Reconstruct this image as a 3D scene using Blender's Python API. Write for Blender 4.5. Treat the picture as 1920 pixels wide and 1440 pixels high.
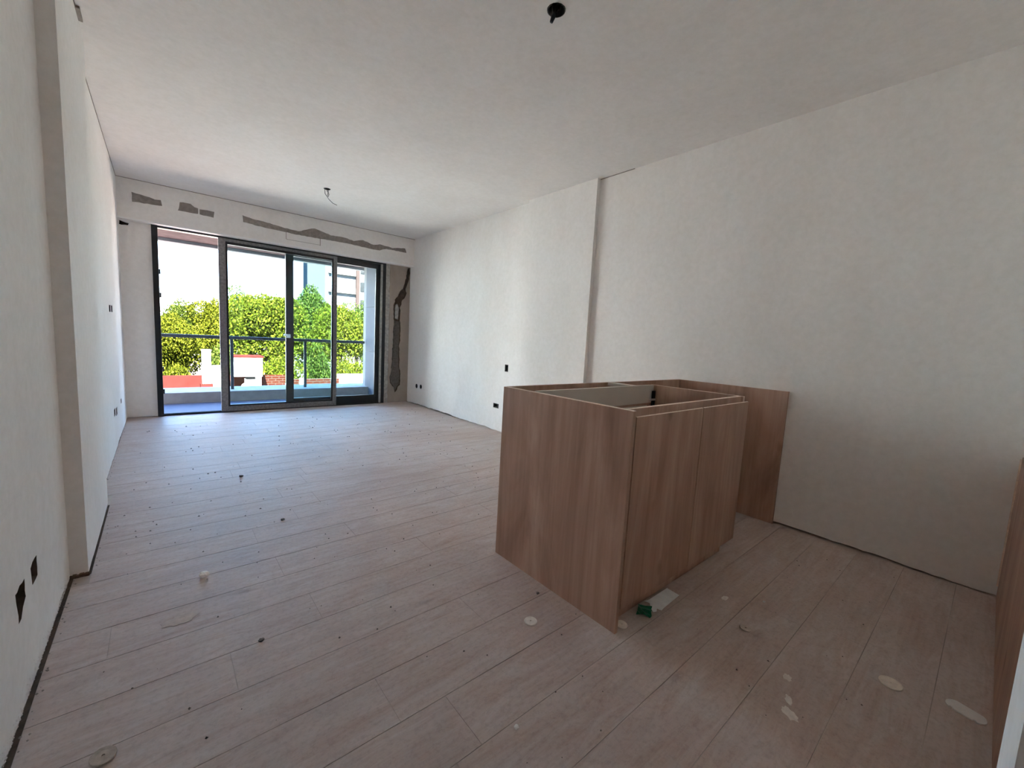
import bpy, bmesh, math, random
import numpy as np
from mathutils import Vector, Matrix
from mathutils.geometry import tessellate_polygon

random.seed(7)
for o in list(bpy.data.objects):
    bpy.data.objects.remove(o)
S = bpy.context.scene
COL = S.collection

# ---------------------------------------------------------------- camera
cam = bpy.data.cameras.new('camera')
cam.sensor_width = 36.0
cam.lens = 776.254 / 1920 * 36.0
cam.clip_start = 0.02
cam.clip_end = 1000
camo = bpy.data.objects.new('camera', cam)
COL.objects.link(camo)
cr = Vector((0.76352379, -0.64353348, 0.05381529))
cu = Vector((0.02820205, 0.11648243, 0.99279227))
cf = Vector((0.6451636, 0.75650281, -0.10708607))
M = Matrix.Identity(4)
for i in range(3):
    M[i][0] = cr[i]; M[i][1] = cu[i]; M[i][2] = -cf[i]
M[2][3] = 1.1045
camo.matrix_world = M
S.camera = camo

# ---------------------------------------------------------------- world, sun, exposure
SKY = 1.9
SUN = 42.0
W = bpy.data.worlds.new('sky')
S.world = W
W.use_nodes = True
wn = W.node_tree
wn.nodes.clear()
wo = wn.nodes.new('ShaderNodeOutputWorld')
bg = wn.nodes.new('ShaderNodeBackground')
tc = wn.nodes.new('ShaderNodeTexCoord')
sx = wn.nodes.new('ShaderNodeSeparateXYZ')
rp = wn.nodes.new('ShaderNodeValToRGB')
rp.color_ramp.elements[0].position = 0.0
rp.color_ramp.elements[0].color = (1.0, 1.0, 1.0, 1)
rp.color_ramp.elements[1].position = 0.75
rp.color_ramp.elements[1].color = (0.12, 0.25, 0.60, 1)
e = rp.color_ramp.elements.new(0.07); e.color = (0.62, 0.86, 1.0, 1)
e = rp.color_ramp.elements.new(0.2); e.color = (0.32, 0.60, 1.0, 1)
wn.links.new(tc.outputs['Generated'], sx.inputs[0])
wn.links.new(sx.outputs['Z'], rp.inputs[0])
wn.links.new(rp.outputs[0], bg.inputs[0])
bg.inputs[1].default_value = SKY
wn.links.new(bg.outputs[0], wo.inputs[0])

sl = bpy.data.lights.new('sun', 'SUN')
sl.energy = SUN
sl.angle = math.radians(0.6)
sl.color = (1.0, 0.89, 0.79)
so = bpy.data.objects.new('sun', sl)
so.rotation_euler = Vector((0.30, 1.0, -1.45)).to_track_quat('-Z', 'Y').to_euler()
so.location = (-5, -5, 20)
COL.objects.link(so)

S.view_settings.view_transform = 'Standard'
S.view_settings.look = 'None'
S.view_settings.gamma = 1.0
S.view_settings.use_curve_mapping = False
S.view_settings.exposure = 2.88
S.cycles.max_bounces = 24
S.cycles.diffuse_bounces = 16
S.cycles.transparent_max_bounces = 16

# ---------------------------------------------------------------- dimensions
H = 2.561
L0, L1, L2 = -0.321, -0.2654, -0.3085
YP0, YP1 = 2.432, 3.314
YB, YW, ZB = 6.093, 6.214, 2.146
R1, RP, R2 = 3.057, 2.991, 3.032
YPA, YPB = 3.387, 2.49
YC = -0.111
YR = -7.0          # rear end of the unseen hall, set far back to weaken bounced light
XH = 0.767          # hall side wall

# ---------------------------------------------------------------- materials
def nm(name):
    m = bpy.data.materials.new(name)
    m.use_nodes = True
    nt = m.node_tree
    b = nt.nodes['Principled BSDF']
    return m, nt, b

def noise(nt, scale, detail=4, rough=0.55, vec=None, dist=0.0):
    n = nt.nodes.new('ShaderNodeTexNoise')
    n.inputs['Scale'].default_value = scale
    n.inputs['Detail'].default_value = detail
    n.inputs['Roughness'].default_value = rough
    n.inputs['Distortion'].default_value = dist
    if vec is not None:
        nt.links.new(vec, n.inputs['Vector'])
    return n

def ramp(nt, fac, stops):
    r = nt.nodes.new('ShaderNodeValToRGB')
    els = r.color_ramp.elements
    els[0].position = stops[0][0]; els[0].color = (*stops[0][1], 1)
    els[1].position = stops[-1][0]; els[1].color = (*stops[-1][1], 1)
    for p, c in stops[1:-1]:
        q = els.new(p); q.color = (*c, 1)
    nt.links.new(fac, r.inputs[0])
    return r

def mixc(nt, fac, a, b, mode='MIX'):
    m = nt.nodes.new('ShaderNodeMix')
    m.data_type = 'RGBA'; m.blend_type = mode
    for sock, v in ((m.inputs[0], fac), (m.inputs[6], a), (m.inputs[7], b)):
        if hasattr(v, 'is_linked') or hasattr(v, 'links'):
            nt.links.new(v, sock)
        elif isinstance(v, (int, float)):
            sock.default_value = v
        else:
            sock.default_value = (*v, 1)
    return m.outputs[2]

def bump(nt, b, height, strength=0.2, dist=0.01):
    n = nt.nodes.new('ShaderNodeBump')
    n.inputs['Strength'].default_value = strength
    n.inputs['Distance'].default_value = dist
    nt.links.new(height, n.inputs['Height'])
    nt.links.new(n.outputs[0], b.inputs['Normal'])

def geo_pos(nt):
    return nt.nodes.new('ShaderNodeNewGeometry').outputs['Position']

def simple(name, col, rough=0.6, metal=0.0, var=0.12, scale=12, bstr=0.0, spec=0.5):
    m, nt, b = nm(name)
    p = geo_pos(nt)
    n = noise(nt, scale, 5, 0.6, p)
    lo = tuple(c * (1 - var) for c in col); hi = tuple(min(1, c * (1 + var)) for c in col)
    r = ramp(nt, n.outputs[0], [(0.3, lo), (0.7, hi)])
    nt.links.new(r.outputs[0], b.inputs['Base Color'])
    b.inputs['Roughness'].default_value = rough
    b.inputs['Metallic'].default_value = metal
    b.inputs['Specular IOR Level'].default_value = spec
    if bstr:
        bump(nt, b, n.outputs[0], bstr, 0.004)
    return m

def plaster(name, base, mott, smear=0.35):
    m, nt, b = nm(name)
    p = geo_pos(nt)
    mp = nt.nodes.new('ShaderNodeMapping'); mp.inputs['Scale'].default_value = (1, 1, 0.45)
    nt.links.new(p, mp.inputs[0])
    big = noise(nt, 1.6, 4, 0.6, mp.outputs[0], 0.6)
    fine = noise(nt, 26, 6, 0.65, p, 0.3)
    c1 = ramp(nt, big.outputs[0], [(0.32, mott), (0.62, base)])
    c2 = ramp(nt, fine.outputs[0], [(0.3, (0.93, 0.93, 0.92)), (0.65, (1, 1, 1))])
    col = mixc(nt, 1.0, c1.outputs[0], c2.outputs[0], 'MULTIPLY')
    nt.links.new(col, b.inputs['Base Color'])
    b.inputs['Roughness'].default_value = 0.9
    b.inputs['Specular IOR Level'].default_value = 0.2
    mp2 = nt.nodes.new('ShaderNodeMapping'); mp2.inputs['Scale'].default_value = (3, 3, 11)
    nt.links.new(p, mp2.inputs[0])
    tr = noise(nt, 1.0, 5, 0.6, mp2.outputs[0], 0.8)
    bump(nt, b, tr.outputs[0], smear, 0.006)
    return m

def wood(name, dark, mid, light, axis='z', rough=0.55):
    m, nt, b = nm(name)
    t = nt.nodes.new('ShaderNodeTexCoord')
    oi = nt.nodes.new('ShaderNodeObjectInfo')
    mul = nt.nodes.new('ShaderNodeMath'); mul.operation = 'MULTIPLY'; mul.inputs[1].default_value = 37.0
    nt.links.new(oi.outputs['Random'], mul.inputs[0])
    cmb = nt.nodes.new('ShaderNodeCombineXYZ')
    for i in range(3): nt.links.new(mul.outputs[0], cmb.inputs[i])
    add = nt.nodes.new('ShaderNodeVectorMath'); add.operation = 'ADD'
    nt.links.new(t.outputs['Object'], add.inputs[0]); nt.links.new(cmb.outputs[0], add.inputs[1])
    mp = nt.nodes.new('ShaderNodeMapping')
    mp.inputs['Scale'].default_value = (5, 5, 0.9) if axis == 'z' else (0.8, 9, 9)
    nt.links.new(add.outputs[0], mp.inputs[0])
    a = noise(nt, 1.0, 7, 0.62, mp.outputs[0], 0.9)
    mp2 = nt.nodes.new('ShaderNodeMapping')
    mp2.inputs['Scale'].default_value = (60, 60, 1.5) if axis == 'z' else (2.2, 70, 70)
    nt.links.new(add.outputs[0], mp2.inputs[0])
    f = noise(nt, 1.0, 5, 0.6, mp2.outputs[0], 0.2)
    r = ramp(nt, a.outputs[0], [(0.28, dark), (0.5, mid), (0.72, light)])
    g = ramp(nt, f.outputs[0], [(0.3, (0.84, 0.82, 0.80)), (0.6, (1, 1, 1))])
    col = mixc(nt, 1.0, r.outputs[0], g.outputs[0], 'MULTIPLY')
    # small knots
    mp3 = nt.nodes.new('ShaderNodeMapping')
    mp3.inputs['Scale'].default_value = (5, 5, 2.4) if axis == 'z' else (2.4, 6, 6)
    nt.links.new(add.outputs[0], mp3.inputs[0])
    v = nt.nodes.new('ShaderNodeTexVoronoi'); v.inputs['Scale'].default_value = 1.0
    nt.links.new(mp3.outputs[0], v.inputs['Vector'])
    k = ramp(nt, v.outputs['Distance'], [(0.03, (0.55, 0.5, 0.46)), (0.13, (1, 1, 1))])
    col = mixc(nt, 1.0, col, k.outputs[0], 'MULTIPLY')
    b.inputs['Roughness'].default_value = rough
    return m, nt, b, col, f

PLAST = plaster('white_plaster', (0.88, 0.855, 0.83), (0.835, 0.80, 0.765))
CEIL = plaster('ceiling_plaster', (0.86, 0.83, 0.805), (0.82, 0.785, 0.755), 0.15)
ROUGHP = plaster('rough_beige_plaster', (0.42, 0.36, 0.31), (0.30, 0.25, 0.21), 0.8)
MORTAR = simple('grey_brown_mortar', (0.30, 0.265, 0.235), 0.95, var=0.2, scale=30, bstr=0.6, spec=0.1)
MORTD = simple('dark_mortar', (0.13, 0.115, 0.10), 0.95, var=0.3, scale=35, bstr=0.6, spec=0.1)
EARTH = simple('brown_masonry', (0.10, 0.07, 0.052), 0.95, var=0.35, scale=25, bstr=0.6, spec=0.1)
WHITE = simple('white_bead', (0.85, 0.85, 0.84), 0.5, var=0.03)
BLACKF = simple('black_frame', (0.012, 0.013, 0.016), 0.35, 0.3, var=0.2, scale=30)
GREYF = simple('grey_frame', (0.20, 0.195, 0.20), 0.6, 0.2, var=0.35, scale=45)  # speckled grey of the front sliding leaf
LGREYF = simple('light_grey_strip', (0.38, 0.36, 0.34), 0.8, var=0.3, scale=30, bstr=0.3)
STEEL = simple('white_handle', (0.75, 0.76, 0.78), 0.3, var=0.05)
RAILM = simple('dark_railing', (0.045, 0.06, 0.075), 0.45, 0.3, var=0.15)
CONC = simple('balcony_tile', (0.10, 0.11, 0.155), 0.75, var=0.08, scale=8)
KERB = simple('pale_kerb', (0.30, 0.28, 0.27), 0.85, var=0.12, scale=9, bstr=0.2)
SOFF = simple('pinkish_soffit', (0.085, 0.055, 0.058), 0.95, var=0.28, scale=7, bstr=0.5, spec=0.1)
SLABE = simple('grey_slab_edge', (0.20, 0.20, 0.20), 0.9, var=0.15, scale=6)
CLAD = simple('grey_cladding', (0.055, 0.064, 0.085), 0.8, var=0.15, scale=9)
GROUT = simple('pale_grout', (0.44, 0.38, 0.335), 0.95, var=0.75, scale=1.1, spec=0.1)
MELA = simple('white_melamine', (0.66, 0.59, 0.52), 0.5, var=0.04, scale=4)
EDGE = simple('lit_chipboard_edge', (0.88, 0.72, 0.60), 0.7, var=0.15, scale=60)  # pale raw edge, brightened to put ceiling light into the panel tops
BLKP = simple('black_plastic', (0.015, 0.016, 0.018), 0.5, var=0.2)
COPP = simple('dark_wire', (0.03, 0.025, 0.022), 0.5, var=0.3)
DISC = simple('pale_disc', (0.86, 0.79, 0.70), 0.8, var=0.12, scale=60)
DISCD = simple('dusty_disc', (0.50, 0.42, 0.36), 0.85, var=0.2, scale=60)
PAPER = simple('pale_card', (0.82, 0.82, 0.80), 0.7, var=0.06, scale=30)
GREENP = simple('green_wrapper', (0.0, 0.16, 0.07), 0.3, var=0.3, scale=60)
SPLASH = simple('dried_plaster', (0.80, 0.75, 0.69), 0.9, var=0.12, scale=60, bstr=0.4)
FAINT = simple('faint_smear', (0.54, 0.46, 0.41), 0.9, var=0.15, scale=40)
PEB = simple('rubble', (0.20, 0.17, 0.15), 0.9, var=0.3, scale=40)
PEBW = simple('pale_rubble', (0.9, 0.88, 0.84), 0.9, var=0.15, scale=40)

WOODM, nt_, b_, c_, f_ = wood('oak_laminate', (0.34, 0.195, 0.135), (0.47, 0.29, 0.21), (0.59, 0.40, 0.305), 'z')
nt_.links.new(c_, b_.inputs['Base Color'])
bump(nt_, b_, f_.outputs[0], 0.06, 0.001)

PLANK, nt_, b_, c_, f_ = wood('plank_tile', (0.455, 0.32, 0.255), (0.50, 0.36, 0.29), (0.545, 0.405, 0.335), 'x', 0.5)
pos = geo_pos(nt_)
ds = noise(nt_, 0.9, 6, 0.7, pos, 1.0)
dm = nt_.nodes.new('ShaderNodeMapping'); dm.inputs['Scale'].default_value = (3, 14, 1)
nt_.links.new(pos, dm.inputs[0])
dl = noise(nt_, 1.0, 6, 0.75, dm.outputs[0], 1.5)
mm = nt_.nodes.new('ShaderNodeMath'); mm.operation = 'MULTIPLY'
nt_.links.new(ds.outputs[0], mm.inputs[0]); nt_.links.new(dl.outputs[0], mm.inputs[1])
dr = ramp(nt_, mm.outputs[0], [(0.14, (0.10, 0.10, 0.10)), (0.35, (0.80, 0.80, 0.80))])
col = mixc(nt_, dr.outputs[0], c_, (0.66, 0.59, 0.56))
sp1 = noise(nt_, 55, 5, 0.75, pos)
sr = ramp(nt_, sp1.outputs[0], [(0.36, (0.86, 0.85, 0.84)), (0.52, (1, 1, 1)), (0.72, (1.0, 1.0, 1.0))])
col = mixc(nt_, 1.0, col, sr.outputs[0], 'MULTIPLY')
sm = nt_.nodes.new('ShaderNodeMapping'); sm.inputs['Scale'].default_value = (5, 16, 1); sm.inputs['Rotation'].default_value = (0, 0, 0.5)
nt_.links.new(pos, sm.inputs[0])
sc_ = noise(nt_, 1.0, 8, 0.8, sm.outputs[0], 2.5)
sc2 = ramp(nt_, sc_.outputs[0], [(0.60, (0, 0, 0)), (0.70, (0.45, 0.45, 0.45))])
col = mixc(nt_, sc2.outputs[0], col, (0.72, 0.68, 0.64))
nt_.links.new(col, b_.inputs['Base Color'])
rr = nt_.nodes.new('ShaderNodeMapRange')
rr.inputs['To Min'].default_value = 0.46; rr.inputs['To Max'].default_value = 0.72
b_.inputs['Specular IOR Level'].default_value = 0.32
nt_.links.new(dr.outputs[0], rr.inputs[0]); nt_.links.new(rr.outputs[0], b_.inputs['Roughness'])
bump(nt_, b_, f_.outputs[0], 0.05, 0.001)

def glassmat():
    m = bpy.data.materials.new('tinted_glass'); m.use_nodes = True
    nt = m.node_tree; nt.nodes.clear()
    out = nt.nodes.new('ShaderNodeOutputMaterial')
    tr = nt.nodes.new('ShaderNodeBsdfTransparent'); tr.inputs[0].default_value = (0.86, 0.96, 0.98, 1)
    gl = nt.nodes.new('ShaderNodeBsdfGlossy'); gl.inputs['Roughness'].default_value = 0.02
    fr = nt.nodes.new('ShaderNodeFresnel'); fr.inputs[0].default_value = 1.45
    mx = nt.nodes.new('ShaderNodeMixShader')
    # dried splashes and dust near the bottom of the pane
    p = geo_pos(nt)
    s = nt.nodes.new('ShaderNodeSeparateXYZ'); nt.links.new(p, s.inputs[0])
    n = noise(nt, 18, 5, 0.7, p)
    r = ramp(nt, n.outputs[0], [(0.60, (0, 0, 0)), (0.72, (0.45, 0.45, 0.45))])
    df = nt.nodes.new('ShaderNodeBsdfDiffuse'); df.inputs[0].default_value = (0.6, 0.62, 0.62, 1)
    mr = nt.nodes.new('ShaderNodeMapRange')
    mr.inputs['From Min'].default_value = 0.1; mr.inputs['From Max'].default_value = 0.5
    mr.inputs['To Min'].default_value = 1.0; mr.inputs['To Max'].default_value = 0.04
    nt.links.new(s.outputs['Z'], mr.inputs[0])
    mu = nt.nodes.new('ShaderNodeMath'); mu.operation = 'MULTIPLY'
    nt.links.new(r.outputs[0], mu.inputs[0]); nt.links.new(mr.outputs[0], mu.inputs[1])
    m2 = nt.nodes.new('ShaderNodeMixShader')
    nt.links.new(fr.outputs[0], mx.inputs[0]); nt.links.new(tr.outputs[0], mx.inputs[1]); nt.links.new(gl.outputs[0], mx.inputs[2])
    nt.links.new(mu.outputs[0], m2.inputs[0]); nt.links.new(mx.outputs[0], m2.inputs[1]); nt.links.new(df.outputs[0], m2.inputs[2])
    nt.links.new(m2.outputs[0], out.inputs[0])
    return m
GLASS = glassmat()

def leafmat(name, a, b2, c):
    m = bpy.data.materials.new(name); m.use_nodes = True
    nt = m.node_tree; nt.nodes.clear()
    out = nt.nodes.new('ShaderNodeOutputMaterial')
    g = nt.nodes.new('ShaderNodeNewGeometry')
    r = ramp(nt, g.outputs['Random Per Island'], [(0.0, a), (0.55, b2), (1.0, c)])
    d = nt.nodes.new('ShaderNodeBsdfDiffuse'); t = nt.nodes.new('ShaderNodeBsdfTranslucent')
    nt.links.new(r.outputs[0], d.inputs[0]); nt.links.new(r.outputs[0], t.inputs[0])
    mx = nt.nodes.new('ShaderNodeMixShader'); mx.inputs[0].default_value = 0.35
    nt.links.new(d.outputs[0], mx.inputs[1]); nt.links.new(t.outputs[0], mx.inputs[2])
    nt.links.new(mx.outputs[0], out.inputs[0])
    return m
LEAF1 = leafmat('yellow_green_leaves', (0.008, 0.012, 0.002), (0.028, 0.037, 0.003), (0.062, 0.070, 0.008))
LEAF2 = leafmat('fresh_green_leaves', (0.006, 0.012, 0.003), (0.020, 0.033, 0.005), (0.045, 0.060, 0.012))
BARK = simple('bark', (0.022, 0.018, 0.015), 0.95, var=0.3, scale=4, spec=0.0)
WALLW = simple('sunlit_white_wall', (0.52, 0.51, 0.49), 0.9, var=0.04, scale=0.7)
WALLB = simple('bounce_block_wall', (0.50, 0.51, 0.53), 0.9, var=0.05, scale=0.3)  # for the added unseen blocks, tone chosen for the light they bounce
WALLR = simple('terracotta_render', (0.020, 0.005, 0.0045), 0.9, var=0.2, scale=1.8, spec=0.0)
WALLF = simple('far_white_wall', (0.075, 0.073, 0.070), 0.9, var=0.04, scale=0.7, spec=0.0)
BLUEB = simple('blue_glass_facade', (0.007, 0.0115, 0.018), 0.9, var=0.12, scale=0.05, spec=0.0)
DWIN = simple('dark_window', (0.009, 0.010, 0.011), 0.6, var=0.2, scale=1, spec=0.05)
PINK = simple('pink_stripe', (0.020, 0.014, 0.013), 0.9, var=0.05, scale=1, spec=0.0)
ROOFG = simple('pale_roof_paint', (0.19, 0.17, 0.16), 0.9, var=0.15, scale=1)
GROUND = simple('street_ground', (0.035, 0.035, 0.033), 0.95, var=0.2, scale=0.3, spec=0.0)
FACADE = simple('exterior_render', (0.42, 0.41, 0.40), 0.9, var=0.06, scale=1)

def brickmat():
    m, nt, b = nm('red_brick')
    t = nt.nodes.new('ShaderNodeTexCoord')
    mp = nt.nodes.new('ShaderNodeMapping'); mp.inputs['Rotation'].default_value = (math.radians(90), 0, 0)
    nt.links.new(t.outputs['Object'], mp.inputs[0])
    k = nt.nodes.new('ShaderNodeTexBrick')
    k.inputs['Color1'].default_value = (0.019, 0.0045, 0.0027, 1); k.inputs['Color2'].default_value = (0.014, 0.0035, 0.0022, 1)
    k.inputs['Mortar'].default_value = (0.021, 0.015, 0.012, 1)
    k.inputs['Scale'].default_value = 1.0
    k.inputs['Brick Width'].default_value = 0.28; k.inputs['Row Height'].default_value = 0.10; k.inputs['Mortar Size'].default_value = 0.014
    nt.links.new(mp.outputs[0], k.inputs['Vector']); nt.links.new(k.outputs[0], b.inputs['Base Color'])
    b.inputs['Roughness'].default_value = 0.9
    b.inputs['Specular IOR Level'].default_value = 0.0
    return m
BRICK = brickmat()

# ---------------------------------------------------------------- helpers
def link(name, bm, mats, parent=None, loc=None, smooth=False):
    me = bpy.data.meshes.new(name)
    bmesh.ops.recalc_face_normals(bm, faces=bm.faces)
    bm.to_mesh(me); bm.free()
    if not isinstance(mats, (list, tuple)): mats = [mats]
    for m in mats: me.materials.append(m)
    if smooth:
        for p in me.polygons: p.use_smooth = True
    o = bpy.data.objects.new(name, me)
    COL.objects.link(o)
    if loc is not None: o.location = loc
    if parent is not None: o.parent = parent
    return o

def tag(o, label=None, cat=None, group=None, kind=None):
    if label: o['label'] = label
    if cat: o['category'] = cat
    if group: o['group'] = group
    if kind: o['kind'] = kind
    return o

def empty(name, loc=(0, 0, 0), rz=0.0):
    o = bpy.data.objects.new(name, None)
    o.empty_display_size = 0.1
    o.location = loc; o.rotation_euler = (0, 0, rz)
    COL.objects.link(o)
    return o

def addbox(bm, x0, x1, y0, y1, z0, z1, mi=0, bev=0.0):
    vs = [bm.verts.new((x, y, z)) for z in (z0, z1) for y in (y0, y1) for x in (x0, x1)]
    fs = []
    for idx in ((0, 1, 3, 2), (4, 6, 7, 5), (0, 4, 5, 1), (2, 3, 7, 6), (0, 2, 6, 4), (1, 5, 7, 3)):
        f = bm.faces.new([vs[i] for i in idx]); f.material_index = mi; fs.append(f)
    if bev:
        es = list({e for f in fs for e in f.edges})
        bmesh.ops.bevel(bm, geom=es, offset=bev, segments=2, affect='EDGES', profile=0.5)

def box(name, b, mat, parent=None, bev=0.0, base=None):
    """box given in world coordinates; the object's origin is put at its base centre (or `base`)"""
    x0, x1, y0, y1, z0, z1 = b
    bm = bmesh.new()
    o = base if base is not None else ((x0 + x1) / 2, (y0 + y1) / 2, z0)
    addbox(bm, x0 - o[0], x1 - o[0], y0 - o[1], y1 - o[1], z0 - o[2], z1 - o[2], 0, bev)
    off = Vector(o)
    if parent is not None: off = off - Vector(parent.location)
    return link(name, bm, mat, parent, off)

def addtube(bm, pts, rads, seg=8, mi=0, cap=True):
    rings = []
    n = len(pts)
    for i, p in enumerate(pts):
        p = Vector(p)
        a = Vector(pts[max(i - 1, 0)]); c = Vector(pts[min(i + 1, n - 1)])
        t = (c - a).normalized()
        ref = Vector((0, 0, 1)) if abs(t.z) < 0.9 else Vector((1, 0, 0))
        u = t.cross(ref).normalized(); v = t.cross(u)
        r = rads[i] if isinstance(rads, (list, tuple)) else rads
        rings.append([bm.verts.new(p + (u * math.cos(k * 2 * math.pi / seg) + v * math.sin(k * 2 * math.pi / seg)) * r) for k in range(seg)])
    for a, b in zip(rings, rings[1:]):
        for k in range(seg):
            f = bm.faces.new((a[k], a[(k + 1) % seg], b[(k + 1) % seg], b[k])); f.material_index = mi
    if cap:
        bm.faces.new(rings[0]).material_index = mi; bm.faces.new(rings[-1]).material_index = mi

def rough_poly(pts, step=0.03, amp=0.006, seed=1):
    rd = random.Random(seed)
    out = []
    n = len(pts)
    for i in range(n):
        a = pts[i]; b = pts[(i + 1) % n]
        d = math.hypot(b[0] - a[0], b[1] - a[1])
        k = max(1, int(d / step))
        for j in range(k):
            t = j / k
            out.append((a[0] + (b[0] - a[0]) * t + rd.uniform(-amp, amp), a[1] + (b[1] - a[1]) * t + rd.uniform(-amp, amp)))
    return out

def jagged(u0, u1, v0, v1, seed, amp=0.014, step=0.035, base=0.004):
    """rectangle in wall space with a chipped lower edge"""
    rd = random.Random(seed)
    n = max(2, int(abs(u1 - u0) / step))
    pts = []
    lvl = 0.3
    for i in range(n + 1):
        lvl = min(1, max(0, lvl + rd.uniform(-0.35, 0.35)))
        pts.append((u0 + (u1 - u0) * i / n, v0 + base + amp * lvl))
    return pts + [(u1, v1), (u0, v1)]

def skin(bm, outer, holes, mp, thick=0.045, deep=0.15, mi=0, mb=1, backing=True):
    """a plaster skin (with real holes) in front of a masonry backing; mp(u, v, w) -> xyz, w goes into the wall"""
    loops = [outer] + list(holes)
    flat = [p for l in loops for p in l]
    tris = tessellate_polygon([[Vector((p[0], p[1], 0)) for p in l] for l in loops])
    fv = [bm.verts.new(mp(p[0], p[1], 0)) for p in flat]
    bv = [bm.verts.new(mp(p[0], p[1], thick)) for p in flat]
    for t in tris:
        try:
            bm.faces.new([fv[i] for i in t]).material_index = mi
        except ValueError:
            pass
    base = 0
    for li, l in enumerate(loops):
        n = len(l)
        for i in range(n):
            a, b = base + i, base + (i + 1) % n
            bm.faces.new((fv[a], fv[b], bv[b], bv[a])).material_index = mi if li == 0 else mb
        base += n
    if backing:
        us = [p[0] for p in outer]; vs = [p[1] for p in outer]
        u0, u1, v1 = min(us), max(us), max(vs); v0 = min(vs) if min(vs) > 0.05 else -0.02
        q = [[bm.verts.new(mp(u, v, w)) for (u, v) in ((u0, v0), (u1, v0), (u1, v1), (u0, v1))] for w in (thick, deep)]
        for f in (q[0], q[1]) : bm.faces.new(f).material_index = mb
        for i in range(4):
            bm.faces.new((q[0][i], q[0][(i + 1) % 4], q[1][(i + 1) % 4], q[1][i])).material_index = mb

def nolink(bm, name, mats, parent=None):
    me = bpy.data.meshes.new(name)
    bm.to_mesh(me); bm.free()
    for m in mats: me.materials.append(m)
    o = bpy.data.objects.new(name, me); COL.objects.link(o)
    if parent: o.parent = parent
    return o

def rect(u0, u1, v0, v1):
    return [(u0, v0), (u0, v1), (u1, v1), (u1, v0)]

def circ(cu_, cv, r, n=14):
    return [(cu_ + r * math.cos(i * 2 * math.pi / n), cv - r * math.sin(i * 2 * math.pi / n)) for i in range(n)]

# ================================================================ ROOM SHELL
# --- floor: grout bed + individual wood-look planks laid across the room
bm = bmesh.new()
addbox(bm, L0 - 0.15, R1 + 0.15, YR - 0.1, YW + 0.06, -0.25, -0.0014)
floor = tag(nolink(bm, 'floor', [GROUT]), kind='structure')
pw, pl = 0.1935, 1.2
rd = random.Random(3)
cache = {}
k0 = int(math.floor((-2.6 - 0.7935) / pw))
k1 = int(math.ceil((YW + 0.03 - 0.7935) / pw))
for k in range(k0, k1):
    ya = 0.7935 + k * pw; yb = min(ya + pw, YW + 0.035)
    if yb - ya < 0.02: continue
    xmin = L0 + 0.012 if not (yb > YP0 and ya < YP1) else L1 + 0.008
    xmax = R2 - 0.006 if ya < YPA else R1 - 0.008
    if yb < YC: xmax = XH + 0.01
    off = {1: 0.494, 0: 0.64, 2: 0.94, 3: 0.15}.get(k, rd.choice([0, 0.2, 0.4, 0.6, 0.8, 1.0]) + rd.uniform(-0.05, 0.05))
    x = off - 1.2 * 4
    while x < xmax:
        xa, xb = max(x, xmin), min(x + pl, xmax)
        if xb - xa > 0.03:
            key = (round(xb - xa, 3), round(yb - ya, 3))
            if key not in cache:
                bm = bmesh.new()
                g = 0.0009
                w, d = key[0] / 2 - 0.0006, key[1] / 2 - 0.0015
                addbox(bm, -w, w, -d, d, -0.0014, 0.0)
                for f in list(bm.faces):
                    pass
                me = bpy.data.meshes.new('plank'); bmesh.ops.recalc_face_normals(bm, faces=bm.faces); bm.to_mesh(me); bm.free()
                me.materials.append(PLANK); cache[key] = me
            o = bpy.data.objects.new('plank', cache[key])
            o.location = ((xa + xb) / 2, (ya + yb) / 2, rd.uniform(0.0, 0.0003))
            o.parent = floor
            COL.objects.link(o)
        x += pl

# --- left wall with its pilaster and socket holes
mapL = lambda X: (lambda u, v, w: (X - w, u, v))
bm = bmesh.new()
hl = [
    rough_poly([(1.905, 0.280), (1.83, 0.275), (1.828, 0.338), (1.907, 0.343)], 0.02, 0.004, 4),
    rough_poly([(1.752, 0.283), (1.715, 0.268), (1.690, 0.246), (1.668, 0.250), (1.660, 0.290), (1.652, 0.341), (1.750, 0.343)], 0.02, 0.004, 5),
]
skin(bm, jagged(YR, YP0 + 0.02, 0, H, 11, 0.020), hl, mapL(L0))
# recessed stretch beyond the pilaster
hl2 = [rect(4.662, 4.79, 1.150, 1.206), rect(4.85, 4.965, 1.152, 1.206),
       rect(4.655, 4.78, 0.292, 0.352), rect(4.845, 4.96, 0.266, 0.332), rect(5.405, 5.50, 0.285, 0.330)]
skin(bm, jagged(YP1 - 0.05, YW + 0.02, 0, H, 12, 0.016), hl2, mapL(L2))
wl = tag(nolink(bm, 'wall_left', [PLAST, EARTH]), kind='structure')
bm = bmesh.new()
skin(bm, jagged(YP0, YP1, 0, H, 13, 0.010), [], mapL(L1), thick=0.03, backing=False)
addbox(bm, L1 - 0.24, L1 - 0.03, YP0, YP1, 0.008, H + 0.01)
nolink(bm, 'pilaster', [PLAST, EARTH], wl)
bm = bmesh.new()   # crumbly mortar at the pilaster's foot
for i in range(26):
    x = L0 + 0.002 + (L1 - L0) * i / 26; r = random.uniform(0.003, 0.008)
    addbox(bm, x - r, x + r, YP0 - 0.012 + random.uniform(-.004, .004), YP0, 0, random.uniform(0.004, 0.014))
tag(nolink(bm, 'mortar_crumbs', [EARTH], wl), kind='stuff')

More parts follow.
